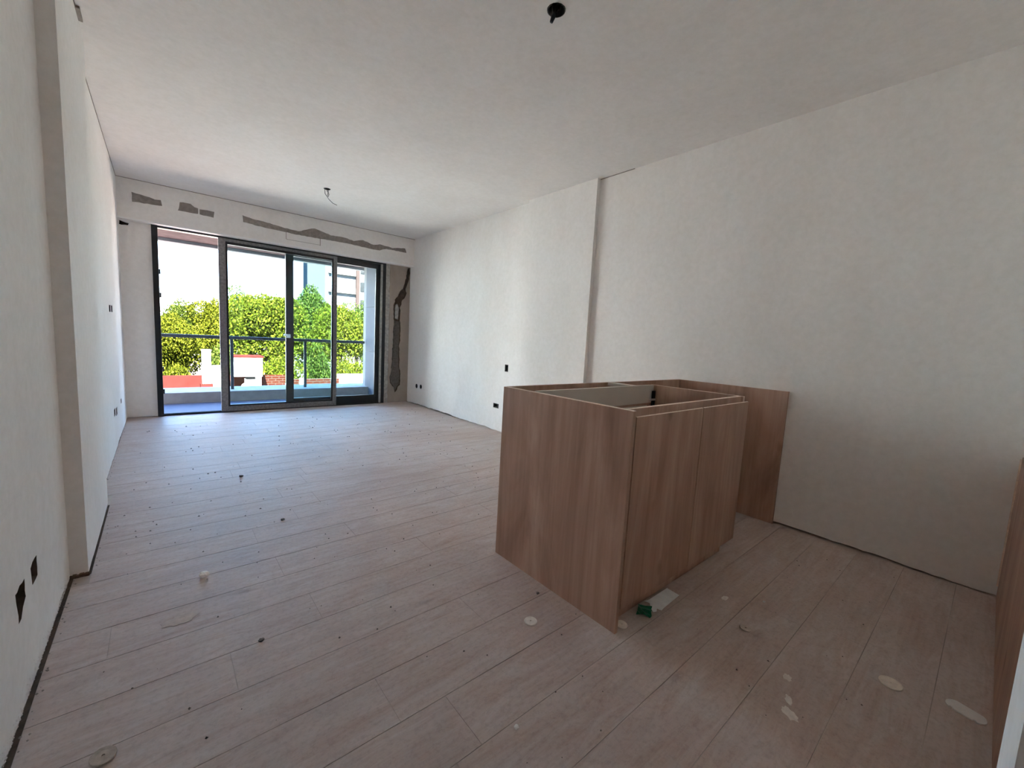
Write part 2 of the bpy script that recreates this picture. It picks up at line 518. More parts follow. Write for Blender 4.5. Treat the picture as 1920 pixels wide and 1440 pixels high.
# dark strip in the joint between floor tiles and wall, and rubbly plaster at the wall's foot
box('dark_joint', (L0 - 0.001, L0 + 0.0115, YR, YP0, -0.0014, -0.0006), EARTH, wl)
box('dark_joint', (L1 - 0.001, L1 + 0.0075, YP0, YP1, -0.0014, -0.0006), EARTH, wl)
box('dark_joint', (L2 - 0.001, L2 + 0.007, YP1, YW, -0.0014, -0.0006), EARTH, wl)
bm = bmesh.new()
rg = random.Random(5)
for i in range(900):
    y = rg.uniform(0.7, YP0 - 0.01); z = 0.004 + abs(rg.gauss(0, 0.016)); s = rg.uniform(0.0012, 0.0045)
    a, b, c, d = [(s * rg.uniform(.6, 1.3), t) for t in (0.3, 1.9, 3.5, 5.0)]
    q = [bm.verts.new((L0 - 0.0005, y + r * math.cos(t), z + r * math.sin(t))) for r, t in (a, b, c, d)]
    p = bm.verts.new((L0 + s * 0.55, y, z))
    for k in range(4): bm.faces.new((q[k], q[(k + 1) % 4], p))
tag(nolink(bm, 'rough_plaster_lumps', [PLAST], wl), kind='stuff')

# --- right wall: far stretch, pilaster, near stretch
mapR = lambda X: (lambda u, v, w: (X + w, u, v))
bm = bmesh.new()
hr = [circ(5.895, 0.294, 0.036), circ(5.755, 0.300, 0.034), rect(3.668, 3.728, 0.728, 0.810), rect(3.808, 3.912, 0.275, 0.330)]
skin(bm, jagged(YPA - 0.05, YW + 0.02, 0, H, 21, 0.014), hr, mapR(R1))
skin(bm, jagged(YC - 0.1, YPB + 0.05, 0, H, 22, 0.012), [], mapR(R2))
wr = tag(nolink(bm, 'wall_right', [PLAST, EARTH]), kind='structure')
bm = bmesh.new()
skin(bm, jagged(YPB, YPA, 0, H, 23, 0.010), [], mapR(RP), thick=0.03, backing=False)
addbox(bm, RP + 0.03, RP + 0.24, YPB, YPA, 0.008, H + 0.01)
nolink(bm, 'pilaster', [PLAST, EARTH], wr)

# --- window wall
bm = bmesh.new()
mpb = lambda u, v, w: (u, YW + w, v)
skin(bm, jagged(L2 - 0.02, -0.046, 0, ZB + 0.1, 31, 0.012), [rough_poly([(-0.305, 2.095), (-0.235, 2.100), (-0.225, 2.118), (-0.30, 2.138)], 0.02, 0.003, 2)], mpb, thick=0.03, deep=0.11)
addbox(bm, L2 - 0.1, R1 + 0.1, YW + 0.0, YW + 0.11, ZB + 0.004, H + 0.02)
wb = tag(nolink(bm, 'wall_back', [PLAST, EARTH]), kind='structure')
# right reveal in rough plaster with the chased-out channel
chase = [(3.015, 2.13), (3.05, 2.13), (3.045, 2.0), (3.02, 1.90), (2.985, 1.80), (3.0, 1.74), (2.97, 1.66), (2.93, 1.62), (2.90, 1.50),
         (2.905, 1.30), (2.915, 1.1), (2.90, .9), (2.91, .6), (2.93, .42), (2.92, .28), (2.87, .2), (2.85, .165), (2.82, .24), (2.76, .32),
         (2.745, .42), (2.77, .5), (2.785, .7), (2.79, 1.0), (2.80, 1.3), (2.79, 1.5), (2.81, 1.62), (2.86, 1.68), (2.89, 1.76), (2.94, 1.80), (2.98, 1.95)]
bm = bmesh.new()
skin(bm, jagged(2.725, R1 + 0.02, 0, ZB + 0.1, 32, 0.006), [rough_poly(chase, 0.03, 0.007, 9)], mpb, thick=0.025, deep=0.11)
rv = nolink(bm, 'window_reveal', [ROUGHP, EARTH], wb)
bm = bmesh.new()
skin(bm, rough_poly([(2.795, 1.30), (2.900, 1.29), (2.905, 1.1), (2.893, .9), (2.90, .6), (2.92, .42), (2.91, .29), (2.86, .21), (2.85, .19), (2.82, .26), (2.77, .33), (2.755, .42), (2.78, .5), (2.793, .7), (2.80, 1.0)], 0.04, 0.003, 6), [],
     lambda u, v, w: (u, YW + 0.012 + w, v), thick=0.013, backing=False)
nolink(bm, 'mortar_fill', [MORTD, MORTD], rv)
bm = bmesh.new()
skin(bm, rough_poly([(2.818, 1.33), (2.870, 1.32), (2.878, 1.50), (2.850, 1.56), (2.822, 1.54)], 0.03, 0.003, 6), [],
     lambda u, v, w: (u, YW + 0.001 + w, v), thick=0.024, backing=False)
nolink(bm, 'plaster_plug', [LGREYF, LGREYF], rv)
bm = bmesh.new()
skin(bm, rough_poly(rect(2.662, 2.722, 0.004, ZB), 0.05, 0.004, 8), [], lambda u, v, w: (u, YW + 0.004 + w, v), thick=0.1, backing=False)
nolink(bm, 'mortar_joint', [LGREYF, EARTH], wb)

# header beam above the window
bm = bmesh.new()
addbox(bm, L2 - 0.01, R1 + 0.01, YB, YW + 0.01, ZB, H + 0.01)
hb = nolink(bm, 'header_beam', [PLAST], wb)
bm = bmesh.new()
addbox(bm, L2, R1, YB - 0.0025, YB + 0.004, ZB - 0.003, ZB + 0.013)
nolink(bm, 'corner_bead', [WHITE], hb)
patches = [
    [(-.19, 2.425), (-.05, 2.408), (.0, 2.392), (.047, 2.40), (.054, 2.343), (-.186, 2.329)],
    [(.206, 2.42), (.30, 2.425), (.335, 2.395), (.366, 2.389), (.365, 2.33), (.19, 2.325)],
    [(.381, 2.387), (.519, 2.39), (.513, 2.322), (.379, 2.328)],
    [(.797, 2.411), (.90, 2.392), (1.049, 2.384), (1.25, 2.36), (1.412, 2.349), (1.5, 2.39), (1.606, 2.429), (1.72, 2.40), (1.81, 2.38), (2.0, 2.385),
     (2.12, 2.36), (2.25, 2.40), (2.4, 2.36), (2.5, 2.385), (2.7, 2.37), (2.9, 2.40), (2.923, 2.338), (2.6, 2.338), (2.55, 2.325), (2.5, 2.30), (2.405, 2.294),
     (2.2, 2.305), (2.024, 2.314), (1.607, 2.306), (1.35, 2.305), (1.287, 2.31), (1.048, 2.314), (.802, 2.337)]]
for i, pp in enumerate(patches):
    bm = bmesh.new()
    skin(bm, rough_poly(pp, 0.03, 0.003, 40 + i), [], lambda u, v, w: (u, YB - 0.002 + w, v), thick=0.004, backing=False)
    nolink(bm, 'mortar_patch', [MORTAR, MORTAR], hb)
bm = bmesh.new()
addbox(bm, 1.262, 1.268, YB - 0.001, YB + 0.002, 2.225, 2.31)
addbox(bm, 1.672, 1.680, YB - 0.001, YB + 0.002, 2.215, 2.31)
addbox(bm, 1.268, 1.672, YB - 0.0008, YB + 0.002, 2.222, 2.226)
nolink(bm, 'scored_line', [MORTAR], hb)

# --- end wall at the right edge of the picture, its pier and the hall behind the camera
bm = bmesh.new()
skin(bm, rect(XH + 0.1, R2 + 0.02, 0.0, H), [], lambda u, v, w: (u, YC - 0.019 - w, v), thick=0.03)
addbox(bm, XH, XH + 0.183, -1.2, -0.0657, 0.0, H)
addbox(bm, XH, XH + 0.183, YR, -1.2, 0.0, H)
addbox(bm, L0 - 0.1, XH + 0.1, YR - 0.15, YR, 0.0, H)
tag(nolink(bm, 'wall_front', [PLAST, EARTH]), kind='structure')

# --- ceiling with the two lamp holes
NEARL = (1.378, 1.452); FARL = (1.372, 4.75)
bm = bmesh.new()
skin(bm, [(L0 - 0.15, YR - 0.15), (R1 + 0.15, YR - 0.15), (R1 + 0.15, YW + 0.1), (L0 - 0.15, YW + 0.1)], [circ(*NEARL, 0.042), circ(*FARL, 0.034)],
     lambda u, v, w: (u, v, H + w), thick=0.06, backing=False)
addbox(bm, L0 - 0.15, R1 + 0.15, YR - 0.15, YW + 0.1, H + 0.06, H + 0.25)
for f in bm.faces: f.material_index = 0
tag(nolink(bm, 'ceiling', [CEIL]), kind='structure')

# dark strips painted in as shadow gaps, and mortar lines, where walls meet the ceiling
def shadow_strip(name, b, mat=None):
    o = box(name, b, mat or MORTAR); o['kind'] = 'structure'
shadow_strip('shadow_strip_1', (L2, R1, YB - 0.002, YB + 0.003, H - 0.006, H + 0.004))
shadow_strip('shadow_strip_2', (L2 - 0.003, L2 + 0.003, YP1, YB, H - 0.007, H + 0.004))
shadow_strip('shadow_strip_3', (L1 - 0.003, L1 + 0.003, YR + 1, YP1 - 0.25, H - 0.008, H + 0.004))
shadow_strip('shadow_strip_4', (L1, L1 + 0.016, YP1 - 0.30, YP1 - 0.18, H - 0.010, H + 0.004))
shadow_strip('shadow_strip_5', (R2 - 0.004, R2 + 0.003, YPB - 0.35, YPB, H - 0.005, H + 0.004))

# ================================================================ WINDOW
win = tag(empty('window_1', ((0.558 + 1.935) / 2, YW, 0)), kind='structure')
fr = empty('outer_frame', (0, 0, 0)); COL.objects.unlink(fr); bpy.data.objects.remove(fr)
def wpart(name, boxes, mat, parent=win, bev=0.002):
    bm = bmesh.new()
    for b in boxes: addbox(bm, *b, bev=bev)
    o = link(name, bm, mat, parent)
    tot = Vector((0, 0, 0)); p = parent
    while p is not None:
        tot += Vector(p.location); p = p.parent
    o.location = -tot
    return o
wpart('jamb', [(-0.046, 0.008, YW - 0.025, YW + 0.085, 0, ZB)], BLACKF)
wpart('jamb', [(2.606, 2.658, YW - 0.004, YW + 0.085, 0, ZB)], BLACKF)
wpart('head_track', [(0.008, 2.606, YW - 0.002, YW + 0.085, ZB - 0.02, ZB + 0.003)], BLACKF)
wpart('threshold_track', [(0.008, 2.606, YW - 0.004, YW + 0.085, -0.003, 0.010), (0.008, 2.606, YW + 0.0, YW + 0.006, 0.010, 0.022), (0.008, 2.606, YW + 0.04, YW + 0.046, 0.010, 0.022)], BLACKF)
for z in (1.62, 1.36, 0.52, 0.26):
    wpart('strike_plate', [(0.008, 0.022, YW + 0.0, YW + 0.02, z, z + 0.055)], BLACKF)
wpart('cover_strip', [(2.578, 2.606, YW - 0.006, YW + 0.02, 0.012, ZB - 0.02)], LGREYF)

def leaf(x0, x1, y0, y1, zb, zt, sl_, sr, rb, rt, outer, inner):
    l = empty('sliding_leaf', (0, 0, 0)); l.parent = win; l.location = ((x0 + x1) / 2 - win.location.x, (y0 + y1) / 2 - win.location.y, 0)
    g = 0.02  # dark glazing bead inside every member
    wpart('stile', [(x0, x0 + sl_, y0, y1, zb, zt)], outer, l)
    wpart('stile', [(x1 - sr, x1, y0, y1, zb, zt)], outer, l)
    wpart('bottom_rail', [(x0 + sl_, x1 - sr, y0, y1, zb, zb + rb)], outer, l)
    wpart('top_rail', [(x0 + sl_, x1 - sr, y0, y1, zt - rt, zt)], outer, l)
    a, b, c, d = x0 + sl_, x1 - sr, zb + rb, zt - rt
    ym = (y0 + y1) / 2
    wpart('glazing_bead', [(a, a + g, ym - 0.012, ym + 0.012, c, d), (b - g, b, ym - 0.012, ym + 0.012, c, d),
                           (a + g, b - g, ym - 0.012, ym + 0.012, c, c + g), (a + g, b - g, ym - 0.012, ym + 0.012, d - g * 1.6, d)], inner, l, 0.0)
    wpart('glass_pane', [(a + g, b - g, ym - 0.003, ym + 0.003, c + g, d - g * 1.6)], GLASS, l, 0.0)
    return l
la = leaf(0.558, 1.935, YW - 0.012, YW + 0.022, 0.014, ZB - 0.018, 0.072, 0.050, 0.062, 0.034, GREYF, BLACKF)
lb = leaf(1.290, 2.592, YW + 0.034, YW + 0.068, 0.014, ZB - 0.018, 0.075, 0.055, 0.10, 0.045, BLACKF, BLACKF)
hd = wpart('handle', [(1.262, 1.345, YW + 0.024, YW + 0.034, 0.985, 1.012), (1.30, 1.345, YW + 0.026, YW + 0.036, 0.962, 1.012)], STEEL, lb, 0.002)
hd['label'] = 'small pale handle'

# ================================================================ BALCONY AND FACADE
bal = tag(empty('balcony', (1.3, 7.0, 0)), kind='structure')
def bpart(name, b, mat, bev=0.0):
    return box(name, b, mat, bal, bev)
bpart('slab', (-0.6, 3.3, YW + 0.085, 7.15, -0.22, -0.008), CONC)
bpart('kerb', (-0.6, 3.3, 7.15, 7.72, -0.30, 0.14), KERB, 0.006)
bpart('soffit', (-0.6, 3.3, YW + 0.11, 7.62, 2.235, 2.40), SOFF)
bpart('soffit_edge', (-0.6, 3.3, 7.62, 7.75, 2.195, 2.50), SLABE, 0.004)
bm = bmesh.new()
wz = [0.0, 0.76, 1.52, 2.235]
sw = box('side_wall', (2.785, 3.0, YW + 0.086, 7.45, -0.008, 2.235), SLABE, bal)
for a, b in zip(wz, wz[1:]):
    for y0, y1 in ((YW + 0.09, 6.80), (6.804, 7.30)):
        o = box('cladding_panel', (2.770, 2.785, y0, y1, a + 0.004, b - 0.003), CLAD, None, 0.0015)
        o.parent = sw; o.location = Vector(o.location) - Vector(bal.location) - Vector(sw.location)

ext = empty('wall_exterior', (1.3, 6.3, 0)); tag(ext, kind='structure')
for nme, b in (('facade_left', (-9, L0 - 0.15, 5.9, YW + 0.11, -6, 5)), ('facade_right', (R1 + 0.15, 11, 5.9, YW + 0.11, -6, 5)),
               ('facade_top', (L0 - 0.15, R1 + 0.15, 5.9, YW + 0.11, H + 0.25, 5)), ('facade_bottom', (L0 - 0.15, R1 + 0.15, 5.9, YW + 0.11, -6, -0.25))):
    box(nme, b, FACADE, ext)

rl = empty('balcony_railing', (1.4, 7.36, 0.14))
tag(rl, 'dark metal balcony handrail on thin posts standing on the pale kerb', 'railing')
box('handrail', (-0.5, 2.768, 7.335, 7.385, 0.885, 0.93), RAILM, rl, 0.006)
for x in (-0.2, 0.80, 1.80):
    box('post', (x - 0.02, x + 0.02, 7.35, 7.37, 0.14, 0.885), RAILM, rl, 0.003)

# ================================================================ OUTSIDE
def s20(X40, z40, Y):
    k = Y / 40.0
    return X40 * k, 1.1045 + (z40 - 1.1045) * k
gr = box('street_ground', (-80, 160, 6.4, 200, -6.2, -6.0), GROUND); gr['kind'] = 'structure'
tr = box('terrace_roof', (-9, 16, 10.5, 23.5, -6.0, -1.75), ROOFG)  # unseen near part of the roof extended to bounce sunlight onto the ceiling
tag(tr, 'low neighbouring flat-roofed house below the balcony, roof at kerb level', 'building')
o = box('terrace_wall', (-1.5, 1.55, 20.0, 20.25, -1.75, -0.95), WALLR)
tag(o, 'terracotta red rendered parapet wall at left, beside the white chimney', 'wall')
ch = empty('chimney', (1.32, 19.75, -1.75)); tag(ch, 'tall square white chimney stack in front of the trees', 'chimney')
box('stack', (1.19, 1.46, 19.6, 19.9, -1.75, 0.03), WALLW, ch, 0.01)
box('cap', (1.17, 1.48, 19.58, 19.92, 0.03, 0.08), WALLW, ch, 0.01)
box('base_block', (1.12, 1.50, 19.5, 19.96, -1.75, -1.22), WALLR, ch, 0.01)
o = box('low_white_wall', (1.49, 2.0, 19.7, 19.95, -1.75, -0.545), WALLW); tag(o, 'low white wall between chimney and white tank room', 'wall')
o = box('terrace_wall', (2.0, 4.15, 20.3, 20.5, -1.75, -1.0), BRICK); tag(o, 'red brick parapet running behind the white tank room', 'wall')
tk = empty('tank_room', (2.68, 19.9, -1.75)); tag(tk, 'white boxy rooftop tank room with a thin roof slab and small dark window', 'rooftop room')
box('upper_box', (2.18, 3.15, 19.4, 20.2, -0.95, -0.19), WALLW, tk, 0.01)
box('roof_slab', (2.14, 3.19, 19.36, 20.24, -0.19, -0.12), WALLR, tk, 0.005)
box('corner_post', (2.92, 3.12, 19.5, 20.15, -1.75, -0.95), WALLW, tk)
box('lower_wall', (2.60, 2.92, 19.6, 20.1, -1.75, -1.08), WALLW, tk)
box('window', (2.62, 2.92, 19.62, 20.05, -1.08, -0.95), DWIN, tk)
ds_ = empty('satellite_dish', (2.50, 19.2, -1.75)); tag(ds_, 'small round white satellite dish on a short mast by the tank room', 'dish')
bm = bmesh.new(); addtube(bm, [(0, 0, 0), (0, 0, 0.42)], 0.015); link('mast', bm, DWIN, ds_)
bm = bmesh.new()
prev = None
for i in range(5):
    r = 0.13 * i / 4
    ring = [bm.verts.new((r * math.cos(k * math.pi / 8), -0.05 + r * r * -2.0, 0.45 + r * math.sin(k * math.pi / 8))) for k in range(16)] if i else None
    if i == 1:
        c = bm.verts.new((0, -0.05, 0.45))
        for k in range(16): bm.faces.new((c, ring[k], ring[(k + 1) % 16]))
    elif i > 1:
        for k in range(16): bm.faces.new((prev[k], prev[(k + 1) % 16], ring[(k + 1) % 16], ring[k]))
    prev = ring
link('reflector', bm, WALLW, ds_)
o = box('terrace_wall', (4.15, 6.05, 19.0, 19.2, -1.75, -1.05), BRICK); tag(o, 'red brick parapet farther right with stepped end', 'wall')
o = box('brick_pier', (4.42, 4.62, 18.8, 19.0, -1.75, -1.0), WALLW); tag(o, 'short white pier standing against the red brick parapet', 'pier')
o = box('low_white_wall', (6.2, 8.6, 19.5, 19.8, -1.75, -0.93), WALLW); tag(o, 'long low white wall at right beyond the brick parapet', 'wall')
# far buildings
bt = empty('apartment_tower', (31, 122, -6)); tag(bt, 'distant blue-grey glass tower rising above the trees', 'building')
box('tower_body', (30.8, 35.5, 118, 128, -6, 34), BLUEB, bt)
for i in range(12):
    box('floor_band', (30.7, 35.6, 117.7, 118.0, 0.6 + i * 2.8, 0.9 + i * 2.8), BLUEB, bt)
wt = empty('apartment_block', (27, 84, -6)); tag(wt, 'tall white apartment block at the right, sunlit, with balcony bands', 'building')
box('block_body', (22.9, 32.0, 80, 92, -6, 26), WALLF, wt)
for i in range(8):
    z = -2 + i * 3.3
    box('balcony_band', (23.4, 28.2, 79.6, 80.0, z, z + 1.1), WALLF, wt)
box('side_stripe', (28.3, 28.9, 79.6, 80, -6, 26), PINK, wt)
for i in range(8):
    z = -1.3 + i * 3.3
    w_ = box('window', (29.2, 30.2, 79.9, 80.05, z, z + 1.7), DWIN, wt)
    box('window', (24.0, 24.9, 79.9, 80.05, z + 0.3, z + 1.3), DWIN, wt)

# unseen blocks added left of the view to bounce sunlight into the room
for i, (x0, x1, y0, zt, lab) in enumerate(((-46, -31, 40, 15, 'added unseen pale block farthest left along the street, bounces sunlight indoors'), (-29, -17, 44, 19, 'added unseen tall pale block left of the trees, bounces sunlight indoors'), (-15.5, -4.0, 52, 14, 'added unseen pale block just left of the open side of the window, bounces sunlight indoors'))):
    ab = empty('apartment_block', ((x0 + x1) / 2, y0, -6)); tag(ab, lab, 'building')
    box('block_body', (x0, x1, y0, y0 + 12, -6, zt), WALLB, ab)
    nx = int((x1 - x0) / 3)
    for a in range(nx):
        for b in range(int((zt + 4) / 3)):
            xx = x0 + 1.0 + a * 3.0; zz = -4 + b * 3.0
            box('window', (xx, xx + 1.1, y0 - 0.05, y0 + 0.1, zz, zz + 1.3), DWIN, ab)

# trees
def crown_mesh(seed, mat, n=24000):
    r = np.random.default_rng(seed)
    nb = 22
    c = r.normal(size=(nb, 3)); c /= np.linalg.norm(c, axis=1)[:, None]
    c *= r.uniform(0.25, 0.72, nb)[:, None]
    c *= np.array([2.3, 2.0, 3.0])
    rad = r.uniform(0.75, 1.35, nb)
    which = r.integers(0, nb, n)
    d = r.normal(size=(n, 3)); d /= np.linalg.norm(d, axis=1)[:, None]
    rr = rad[which] * (r.uniform(0.55, 1.05, n) ** 0.6)
    ctr = c[which] + d * rr[:, None]
    # wispy twig ends
    ctr[: n // 25] *= 1.09
    s = r.uniform(0.055, 0.115, n)
    a = r.normal(size=(n, 3)) + d * 0.3; a /= np.linalg.norm(a, axis=1)[:, None]
    b = np.cross(a, r.normal(size=(n, 3))); b /= np.linalg.norm(b, axis=1)[:, None]
    a = a * s[:, None]; b = b * (s * 0.55)[:, None]
    v = np.stack([ctr - a, ctr + b, ctr + a, ctr - b], axis=1).reshape(-1, 3)
    me = bpy.data.meshes.new('foliage')
    me.vertices.add(4 * n); me.vertices.foreach_set('co', v.ravel())
    me.loops.add(4 * n); me.loops.foreach_set('vertex_index', np.arange(4 * n))
    me.polygons.add(n); me.polygons.foreach_set('loop_start', np.arange(n) * 4)
    me.polygons.foreach_set('loop_total', np.full(n, 4))
    me.update(calc_edges=True)
    me.materials.append(mat)
    return me, c
crowns = [crown_mesh(1, LEAF1), crown_mesh(2, LEAF2), crown_mesh(3, LEAF1), crown_mesh(4, LEAF2)]
trunks = []
for i, (me, c) in enumerate(crowns):
    bm = bmesh.new()
    addtube(bm, [(0, 0, -6.2), (0.1, 0, -4.0), (0, 0.05, -2.4), (0.05, 0, -1.0)], [0.24, 0.19, 0.16, 0.11], 8)
    for k in range(0, len(c), 2):
        q = c[k]
        addtube(bm, [(0, 0.02, -2.6), (q[0] * 0.45, q[1] * 0.45, q[2] * 0.45 - 1.0), tuple(q), tuple(q * 1.55)], [0.09, 0.05, 0.03, 0.008], 5)
    t = bpy.data.meshes.new('trunk'); bm.to_mesh(t); bm.free(); t.materials.append(BARK); trunks.append(t)
TREES = [  # X, crown top, as seen at 40 m; distance, crown variant, rotation, label
    (1.2, 2.2, 46, 3, 0.9, 'tree in the back row glimpsed between the first two'),
    (5.4, 3.5, 49, 1, 2.9, 'tree in the back row left of the tall yellow-green one'),
    (8.5, 3.9, 45, 0, 1.9, 'tree in the back row right of the tall yellow-green one'),
    (11.4, 3.7, 50, 2, 4.4, 'tree in the back row below the blue tower'),
    (14.3, 3.0, 45, 1, 3.6, 'tree in the back row in front of the white block'),
    (-3.6, 2.1, 36, 1, 0.3, 'green tree farthest left, beyond the frame of the open side'),
    (0.5, 1.75, 30, 0, 1.2, 'low yellow-green tree seen through the open side, left of the chimney'),
    (3.6, 2.95, 38, 2, 0.7, 'yellow-green tree behind the chimney and the open leaf stile'),
    (6.9, 4.1, 30, 0, 3.1, 'tall yellow-green tree behind the white tank room'),
    (9.9, 4.15, 36, 3, 5.1, 'fresh green tree right of the dark middle stile, below the blue tower'),
    (12.7, 3.35, 31, 2, 5.6, 'yellow-green tree in front of the white apartment block'),
    (15.6, 3.0, 36, 1, 1.7, 'green tree beside the balcony side wall'),
    (19.5, 2.5, 31, 3, 2.6, 'green tree farthest right, behind the balcony side wall'),
]
for X40, z40, Y, vr, rz, lab in TREES:
    x, zt = s20(X40, z40, Y)
    sc = 1.0
    sz = (zt + 1.3 + 6.0) / 9.4          # trunk foot on the ground, crown top at zt
    t = empty('tree', (x, Y, -6.0), rz); tag(t, lab, 'tree', 'trees across the street')
    for nme, me in (('foliage', crowns[vr][0]), ('trunk', trunks[vr])):
        o = bpy.data.objects.new(nme, me); COL.objects.link(o); o.parent = t
        o.location = (0, 0, 6.2 * sz); o.scale = (1.0, 0.62, sz)
        if nme == 'foliage': o['kind'] = 'stuff'
# dense understorey of shrubs
for i, (X40, z40, Y, lab) in enumerate([
        (-2.8, -0.6, 26.5, 'shrub at far left behind the terracotta wall'), (0.6, -0.9, 25.4, 'dark shrub above the terracotta wall, left of the chimney'),
        (3.9, -0.7, 27.9, 'shrub between the chimney and the tank room'), (7.6, -0.6, 25.4, 'shrub just right of the tank room'),
        (10.8, -0.5, 27.9, 'shrub above the brick parapet and its white pier'), (14.2, -0.6, 25.4, 'shrub above the long low white wall')]):
    x, zt = s20(X40, z40, Y)
    t = empty('shrub', (x, Y, -6.0), i * 1.1); tag(t, lab, 'shrub', 'shrubs behind the terrace')
    k = (zt + 6) / 6.2
    for nme, me in (('foliage', crowns[(i * 3 + 1) % 4][0]), ('stem', trunks[(i * 3 + 1) % 4])):
        o = bpy.data.objects.new(nme, me); COL.objects.link(o); o.parent = t
        o.location = (0, 0, 3.3 * k if nme == 'foliage' else 6.2 * 0.5 * k); o.scale = (0.72, 0.42, 1.15 * k if nme == 'foliage' else 0.5 * k)
        if nme == 'foliage': o['kind'] = 'stuff'

# ================================================================ KITCHEN BASE CABINET
CX, CY, CY1, HC = 1.300, 0.838, 1.5855, 0.870
cab = empty('base_cabinet', (1.8, 1.2, 0))
tag(cab, 'unfinished oak laminate kitchen base cabinet without worktop, two doors, open top', 'cabinet')
T = 0.018
def cpart(name, b, mat, bev=0.0008):
    return box(name, b, mat, cab, bev)
def edged_panel(name, b, axis='top'):
    """laminate panel with a paler cut edge on top"""
    x0, x1, y0, y1, z0, z1 = b
    o = cpart(name, (x0, x1, y0, y1, z0, z1 - 0.0015), WOODM)
    return o
sp = cpart('side_panel', (CX, CX + T, CY, CY1, 0, HC - 0.001), WOODM)
ep = box('edge_band', (CX, CX + T, CY, CY1 - T, HC - 0.001, HC), EDGE); ep.parent = sp; ep.location = Vector(ep.location) - Vector(cab.location) - Vector(sp.location)
bp_ = cpart('back_panel', (CX + T, R2 - 0.020, CY1 - T, CY1, 0, HC), WOODM)
CB = 1.405
XR = 2.362
rs = cpart('carcass_side', (XR - T, XR, CY + 0.022, CB + 0.0, 0.10, HC - 0.001), WOODM)
ep = box('edge_band', (XR - T, XR, CY + 0.022, CB, HC - 0.001, HC), EDGE); ep.parent = rs; ep.location = Vector(ep.location) - Vector(cab.location) - Vector(rs.location)
cpart('carcass_side', (CX + T, CX + 2 * T, CY + 0.055, CB, 0.10, HC - 0.004), MELA)['label'] = 'white melamine carcass side'
cb = cpart('carcass_back', (CX + 2 * T, XR - T - 0.03, CB - 0.004, CB, 0.10, HC - 0.13), MELA); cb['label'] = 'white back board'
br = cpart('back_rail', (CX + 2 * T, XR - T, CB - 0.022, CB - 0.004, HC - 0.11, HC), MELA); br['label'] = 'white top rail'
cpart('bottom_board', (CX + 2 * T, XR - T, CY + 0.03, CB - 0.004, 0.10, 0.118), MELA)['label'] = 'white bottom board'
fr_ = cpart('front_rail', (CX + T, XR - T, CY + 0.034, CY + 0.050, HC - 0.075, HC - 0.001), WOODM)
ep = box('edge_band', (CX + T, XR - T, CY + 0.034, CY + 0.050, HC - 0.001, HC), EDGE); ep.parent = fr_; ep.location = Vector(ep.location) - Vector(cab.location) - Vector(fr_.location)
cpart('joining_strip', (2.12, 2.18, CB - 0.004, CY1 - T, HC - 0.018, HC), MELA)['label'] = 'pale joining strip'
bk = empty('hanging_bracket'); bk.parent = cab; bk.location = (2.325 - 1.8, 1.37 - 1.2, HC - 0.09)
for nme, b in (('bracket_plate', (-0.012, 0.016, -0.004, 0.006, -0.045, 0.055)), ('bracket_hook', (-0.045, 0.012, -0.010, -0.002, -0.004, 0.008))):
    bm = bmesh.new(); addbox(bm, *b, bev=0.0015); link(nme, bm, BLKP if 'plate' in nme else MELA, bk)
# doors with a bevelled grip edge on top
def door(x0, x1, lab):
    bm = bmesh.new()
    w = (x1 - x0) / 2; t = 0.018; h0, h1 = 0.088, 0.846
    prof = [(0, h0), (t, h0), (t, h1 - 0.012), (0.007, h1), (0, h1 - 0.002)]
    a = [bm.verts.new((-w, y, z - h0)) for y, z in prof]; b = [bm.verts.new((w, y, z - h0)) for y, z in prof]
    bm.faces.new(a); bm.faces.new(b)
    for i in range(len(prof)):
        f = bm.faces.new((a[i], a[(i + 1) % 5], b[(i + 1) % 5], b[i])); f.material_index = 1 if i in (2, 3) else 0
    o = link('door', bm, [WOODM, EDGE], cab, ((x0 + x1) / 2 - 1.8, CY + 0.002 - 1.2, h0))
    return o
door(CX + T + 0.011, 1.854, 0)
door(1.860, 2.366, 1)
cpart('plinth', (CX + T, XR - 0.03, CY + 0.052, CY + 0.068, 0, 0.098), WOODM)

# panel lining the wall, and the low panels by the end wall
pn = tag(box('wall_panel', (R2 - 0.019, R2 - 0.001, 0.8457, CY1, 0.0, HC), WOODM, None, 0.0008), 'dark oak laminate panel standing flat against the right wall behind the cabinet', 'panel')
ps = empty('end_panel', (2.2, YC - 0.009, 0)); tag(ps, 'dark oak laminate panel along the end wall at the right edge of the photo', 'panel')
box('board', (XH + 0.185, R2 - 0.004, YC - 0.018, YC, 0.0, 0.69), WOODM, ps, 0.0008)
box('edge_strip', (R2 - 0.020, R2 - 0.006, YC, YC + 0.006, 0.06, 0.68), EDGE, ps)['label'] = 'pale filler strip in the corner'

